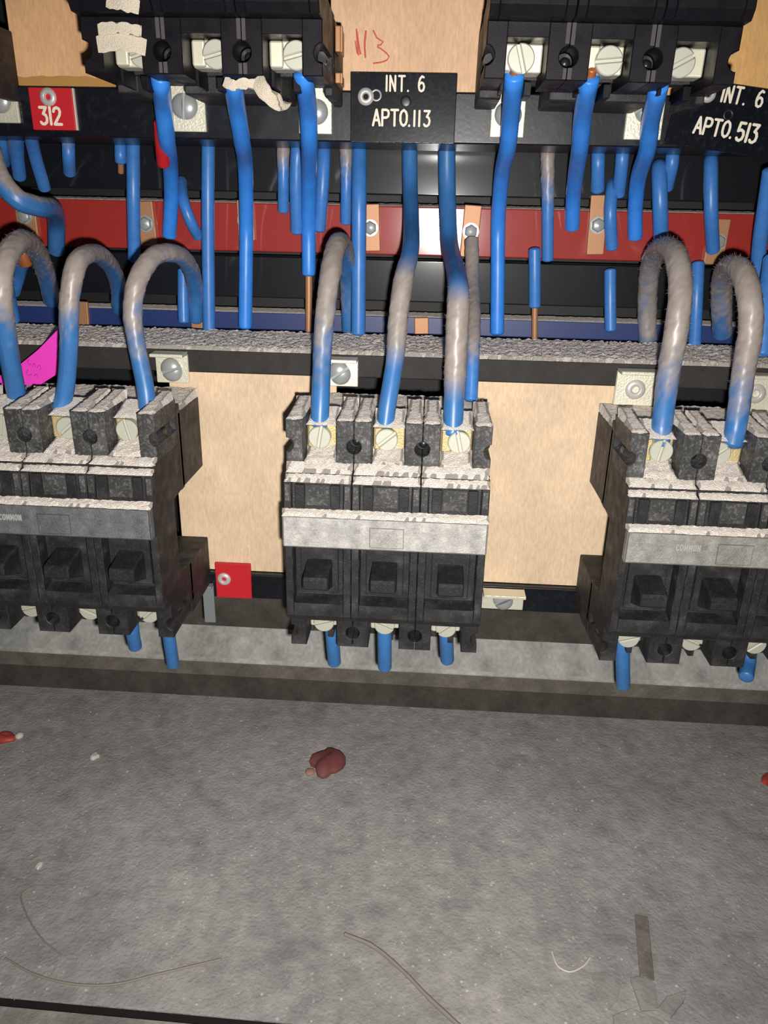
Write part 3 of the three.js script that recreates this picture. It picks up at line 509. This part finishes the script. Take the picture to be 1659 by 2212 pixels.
scrap([[-58.9, 309.4, -2.2], [-57.6, 306.8, -0.8], [-55.6, 304.3, -0.6], [-53.0, 302.6, -2.4], [-50.8, 302.4, -5.4], [-50.6, 303.2, -8.4]], 2.5, 'curled beige paper strip hanging under the upper left breaker', 0.3);
scrap([[-69.2, 307.9, -0.2], [-66, 306.6, 0.6], [-62.5, 307.3, -0.8], [-59, 307, -2.5]], 1.5, 'small torn paper bit stuck on the middle wire of the upper left breaker');
// copper clips on the inner side of the upper left breaker
for (const [y, h, l] of [[325.5, 8, 'brown copper clip beside handwritten 113, upper of two'], [313.5, 3.4, 'small brown copper clip low beside handwritten 113, lower of two']]) {
  const g = [box(-36.9, -34.9, y - h / 2, y + h / 2, -42, -30, 0.5), box(-36.9, -34.2, y - h / 2, y + h / 2, -32, -30.6, 0.4)];
  tag(mesh('copper_clip', g, M.copperTab), l, 'clip');
}
// a red sleeve beside the first blue wire
tag(mesh('red_sleeve', tubeAlong([[-107.6, 299.8, -50], [-109, 293.8, -54], [-111.6, 286.4, -62]], 2.7, 14, 14), M.red), 'short red sleeve hanging under the strip beside the first blue wire', 'sleeve');

// ---------- wires ----------
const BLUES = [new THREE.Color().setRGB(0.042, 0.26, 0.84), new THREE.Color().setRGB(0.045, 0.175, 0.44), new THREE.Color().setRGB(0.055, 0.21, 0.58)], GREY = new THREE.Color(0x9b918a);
function wire(row, group, BLUE) {
  const [r, dust, ends, label, pts, win] = row;
  const ys = pts.map((p) => p[1]), y0 = Math.min(...ys), y1 = Math.max(...ys), sd = Math.round(rnd() * 900);
  const amount = (n, t, p, a) => { const hgt = (p[1] - y0) / (y1 - y0 + 1), k = dust * 1.35 - 0.75 + n[1] * 0.75 * Math.min(1, dust * 2) + (hgt - 0.62) * 1.5 * Math.min(1, dust * 1.5) + (nz(t * 60 + sd, a * 0.9 + 40, 3) - 0.5) * 0.36; const lim = win ? Math.max(0, Math.min(1, (win[1] - p[1]) / 8 + 0.5)) * Math.max(0, Math.min(1, (p[1] - win[0]) / 10 + 0.5)) : 1; return win ? lim : Math.max(0, Math.min(1, k * 2.2 + 0.1)); };
  let len = 0; for (let i = 1; i < pts.length; i++) len += Math.hypot(pts[i][0] - pts[i - 1][0], pts[i][1] - pts[i - 1][1], pts[i][2] - pts[i - 1][2]);
  const t = thing('electric_wire', label, 'wire', pts[0][0], pts[0][1], pts[0][2], group);
  const lp = pts.map((p) => [p[0] - pts[0][0], p[1] - pts[0][1], p[2] - pts[0][2]]);
  let body = lp;
  const copperRun = (a, b) => tubeAlong([a, [(a[0] + b[0]) / 2, (a[1] + b[1]) / 2, (a[2] + b[2]) / 2], b], r * 0.52, 8, 12);
  if (ends.includes('s')) { const b = lp[1].map((v, i) => lp[0][i] + (v - lp[0][i]) * 0.7); mesh('copper_end', copperRun(lp[0], lp[1]), M.copper, t); body = [b, ...lp.slice(1)]; if (dust > 0.7) body = lp; }
  if (ends.includes('e') && dust < 0.5) { const n = body.length, b = body[n - 2]; mesh('copper_end', copperRun(b, body[n - 1]), M.copperTab, t); body = body.slice(0, n - 1); }
  if (ends === 's' && dust > 0.7) mesh('copper_collar', tubeAlong([[0, 1.5, 0.3], [0, -1.5, -0.8], [0, -3.5, -1.8]], r * 1.12, 6, 14), M.copper, t);
  const seg = Math.max(24, Math.round(len / 1.2));
  const off = (p) => [p[0] + pts[0][0], p[1] + pts[0][1], p[2] + pts[0][2]];
  const g = tubeAlong(body, r, seg, 20, {
    color: (C, n, tt, p, a) => { const k = amount(n, tt, off(p), a), v = 0.9 + 0.2 * nz(tt * 40 + sd, a * 0.5 + 9, 6); C.copy(BLUE).lerp(GREY, k).multiplyScalar(v * (k > 0.5 ? 0.85 + 0.3 * nz(tt * 190 + sd, a * 2.1, 8) : 1)); },
    bump: dust > 0.4 ? (n, tt, p, a) => { const k = amount(n, tt, off(p), a); return k * (0.15 + 0.5 * nz(tt * seg * 0.8 + sd, a * 1.7, 4)); } : null,
  });
  mesh('insulation', g, M.wire, t);
  if (dust > 0.85 && r > 3.5) {                         // loose fibres standing off the dust coat
    const hairs = [], curve = new THREE.CatmullRomCurve3(body.map((p) => new THREE.Vector3(...p)), false, 'centripetal'), fr = curve.computeFrenetFrames(200, false);
    for (let i = 0; i < 420; i++) {
      const q = Math.floor(200 * (0.12 + 0.75 * rnd())), c = curve.getPointAt(q / 200), a = rnd() * 6.283, nn = fr.normals[q].clone().multiplyScalar(Math.cos(a)).addScaledVector(fr.binormals[q], Math.sin(a));
      if (amount([nn.x, nn.y, nn.z], q / 200, off([c.x, c.y, c.z]), 3) < 0.5) continue;
      const L = rr(0.5, 1.7), h = new THREE.ConeGeometry(0.07 * mm, L * mm, 3, 1, true);
      const d = nn.clone().add(new THREE.Vector3(rr(-0.8, 0.8), rr(-0.8, 0.8), rr(-0.8, 0.8))).normalize();
      h.translate(0, L / 2 * mm, 0); h.applyQuaternion(new THREE.Quaternion().setFromUnitVectors(new THREE.Vector3(0, 1, 0), d));
      const s = c.clone().addScaledVector(nn, r + 0.2); h.translate(s.x * mm, s.y * mm, s.z * mm); hairs.push(h);
    }
    if (hairs.length) mesh('dust_fuzz', hairs, M.fuzz, t).userData.kind = 'stuff';
  }
  return t;
}
for (const w of TAPS) wire(w, 'blue taps leaving the upper breakers', BLUES[0]);
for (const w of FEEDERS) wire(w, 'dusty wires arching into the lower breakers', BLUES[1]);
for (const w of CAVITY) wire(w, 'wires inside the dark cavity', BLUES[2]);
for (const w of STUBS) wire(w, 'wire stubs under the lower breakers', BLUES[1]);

// ---------- things lying on the floor ----------
function lump(name, label, cat, x, z, rx, ry, rz, mat, s, extra) {
  const g = new THREE.SphereGeometry(1, 22, 14), p = g.attributes.position;
  for (let i = 0; i < p.count; i++) { const a = p.getX(i), b = p.getY(i), c = p.getZ(i), k = 0.72 + 0.55 * nz(a * 2.2 + 30, c * 2.2 + b + 30, s); p.setXYZ(i, a * rx * k * mm, Math.max(-0.25, b) * ry * k * mm, c * rz * k * mm); }
  g.computeVertexNormals(); const t = thing(name, label, cat, x, 0.25 * ry * 0.9, z); mesh('body', g, mat, t); if (extra) extra(t); return t;
}
lump('plastic_scrap', 'red plastic scrap with a white tip on the floor at the left edge', 'scrap', -221, -51, 7.5, 2.6, 4, M.redPlastic, 3, (t) => mesh('tip', (() => { const g = new THREE.SphereGeometry(2.2 * mm, 12, 8); g.scale(1, 0.8, 1.1); g.translate(8.6 * mm, 0.6 * mm, -1.6 * mm); return g; })(), M.whiteBit, t));
lump('debris_lump', 'maroon lump of debris lying alone in the middle of the floor', 'debris', -43.5, -46, 8, 4, 10, M.maroon, 7, (t) => mesh('pale_bit', (() => { const g = new THREE.SphereGeometry(2.6 * mm, 12, 8); g.scale(1, 0.5, 1); g.translate(-8 * mm, 0, 8 * mm); return g; })(), std({ color: 0xa98272, roughness: 0.8 }), t));
lump('red_scrap', 'dull red scrap lying on the floor at the right edge', 'scrap', 186.5, -51, 5, 2, 6, M.redPlastic, 9);
lump('white_crumb', 'white crumb on the floor below the dark label band breaker', 'crumb', -165.8, -40.8, 2.6, 1.5, 2.6, M.whiteBit, 4);
lump('cream_crumb', 'cream crumb on the floor at the left edge above the bent hair strand', 'crumb', -160.4, 30.8, 1.1, 1.0, 2.4, M.whiteBit, 5);
const strand = (name, label, cat, pts, r, mat) => tag(mesh(name, tubeAlong(pts, r, 40, 8, { bump: (n, t) => -r * 0.25 * nz(t * 20, 5, 3) }), mat), label, cat);
strand('wire_offcut', 'long curved dusty strand on the floor reaching the front edge', 'strand', [[-23.4, 0.5, 54.6], [-12, 0.6, 59], [0.3, 0.7, 68.8], [10, 0.7, 78.5], [21, 0.7, 88.3]], 1.0, M.strand);
strand('bristle', 'thin bent bristle on the floor with a hooked end', 'bristle', [[-150, 0.4, 41], [-157, 0.4, 42], [-160.3, 0.4, 46], [-155, 0.4, 54], [-142, 0.5, 66], [-131, 0.6, 72.5]], 0.4, M.strand);
strand('dust_cord', 'dusty cord curving along the floor near the front sill', 'strand', [[-152, 0.3, 75], [-138, 0.3, 80.5], [-122, 0.3, 83.2], [-107, 0.3, 82.2], [-92, 0.3, 77], [-70, 0.2, 69]], 0.55, M.strand);
strand('thread', 'short pale curled thread on the floor', 'thread', [[58.5, 0.4, 56], [60, 0.4, 62], [64, 0.4, 64], [70, 0.4, 61], [73, 0.4, 57.5]], 0.45, M.whiteBit);
tag(mesh('metal_strip', (() => { const g = box(-2.7, 2.7, 0, 0.7, -14.5, 14.5, 0.3); g.rotateY(-0.17); g.translate(95.6 * mm, 0.02 * mm, 50.5 * mm); return g; })(), std({ color: 0x9a9288, roughness: 0.9, map: rep(bandMap, 0.05) })), 'narrow dust-grey strip lying flat on the floor near the right', 'strip');
function flake(label, pts, x, z, h = 0.8) { const g = extrude(shapeOf(pts), 0, h, 0.15); g.rotateX(-Math.PI / 2); g.rotateZ(rr(-0.03, 0.03)); g.translate(x * mm, 0.1 * mm, z * mm); tag(mesh('paint_flake', g, M.greyFlake), label, 'flake', 'grey flakes lifting off the floor'); }
flake('grey floor flake at the lower end of the narrow dust-grey strip', [[-4, 6], [2, 7], [5, 4], [3, -6], [-3, -7]], 90.6, 71, 1.0);
flake('pointed grey floor flake beside the lower end of the narrow strip', [[-6, -3], [-1, 2], [7, 5], [5, 1], [-2, -6]], 99.5, 74, 1.4);
flake('rounded triangular grey floor flake left of the narrow strip', [[-5, 6], [1, 7], [6, 3], [3, -4], [-1, -8], [-4, -3]], 77, 70, 0.6);
flake('broad grey floor flake cut by the bottom of the picture', [[-9, 4], [-2, 7], [8, 3], [10, -14], [-12, -14]], 86, 84.5, 1.2);
{
  const g = [];                                         // grit nobody could count
  for (let i = 0; i < 340; i++) { const r = 0.15 + 0.65 * Math.pow(rnd(), 4), b = new THREE.IcosahedronGeometry(r * mm, 0); b.scale(1, 0.7, 1); b.translate(rr(-240, 190) * mm, r * 0.3 * mm, rr(-80, 98) * mm); g.push(b); }
  const m = tag(mesh('floor_grit', g, std({ color: 0xb9b2a8, roughness: 0.8 })), 'pale grit scattered over the dusty floor', 'grit'); m.userData.kind = 'stuff';
}
renderer.render(scene, camera);
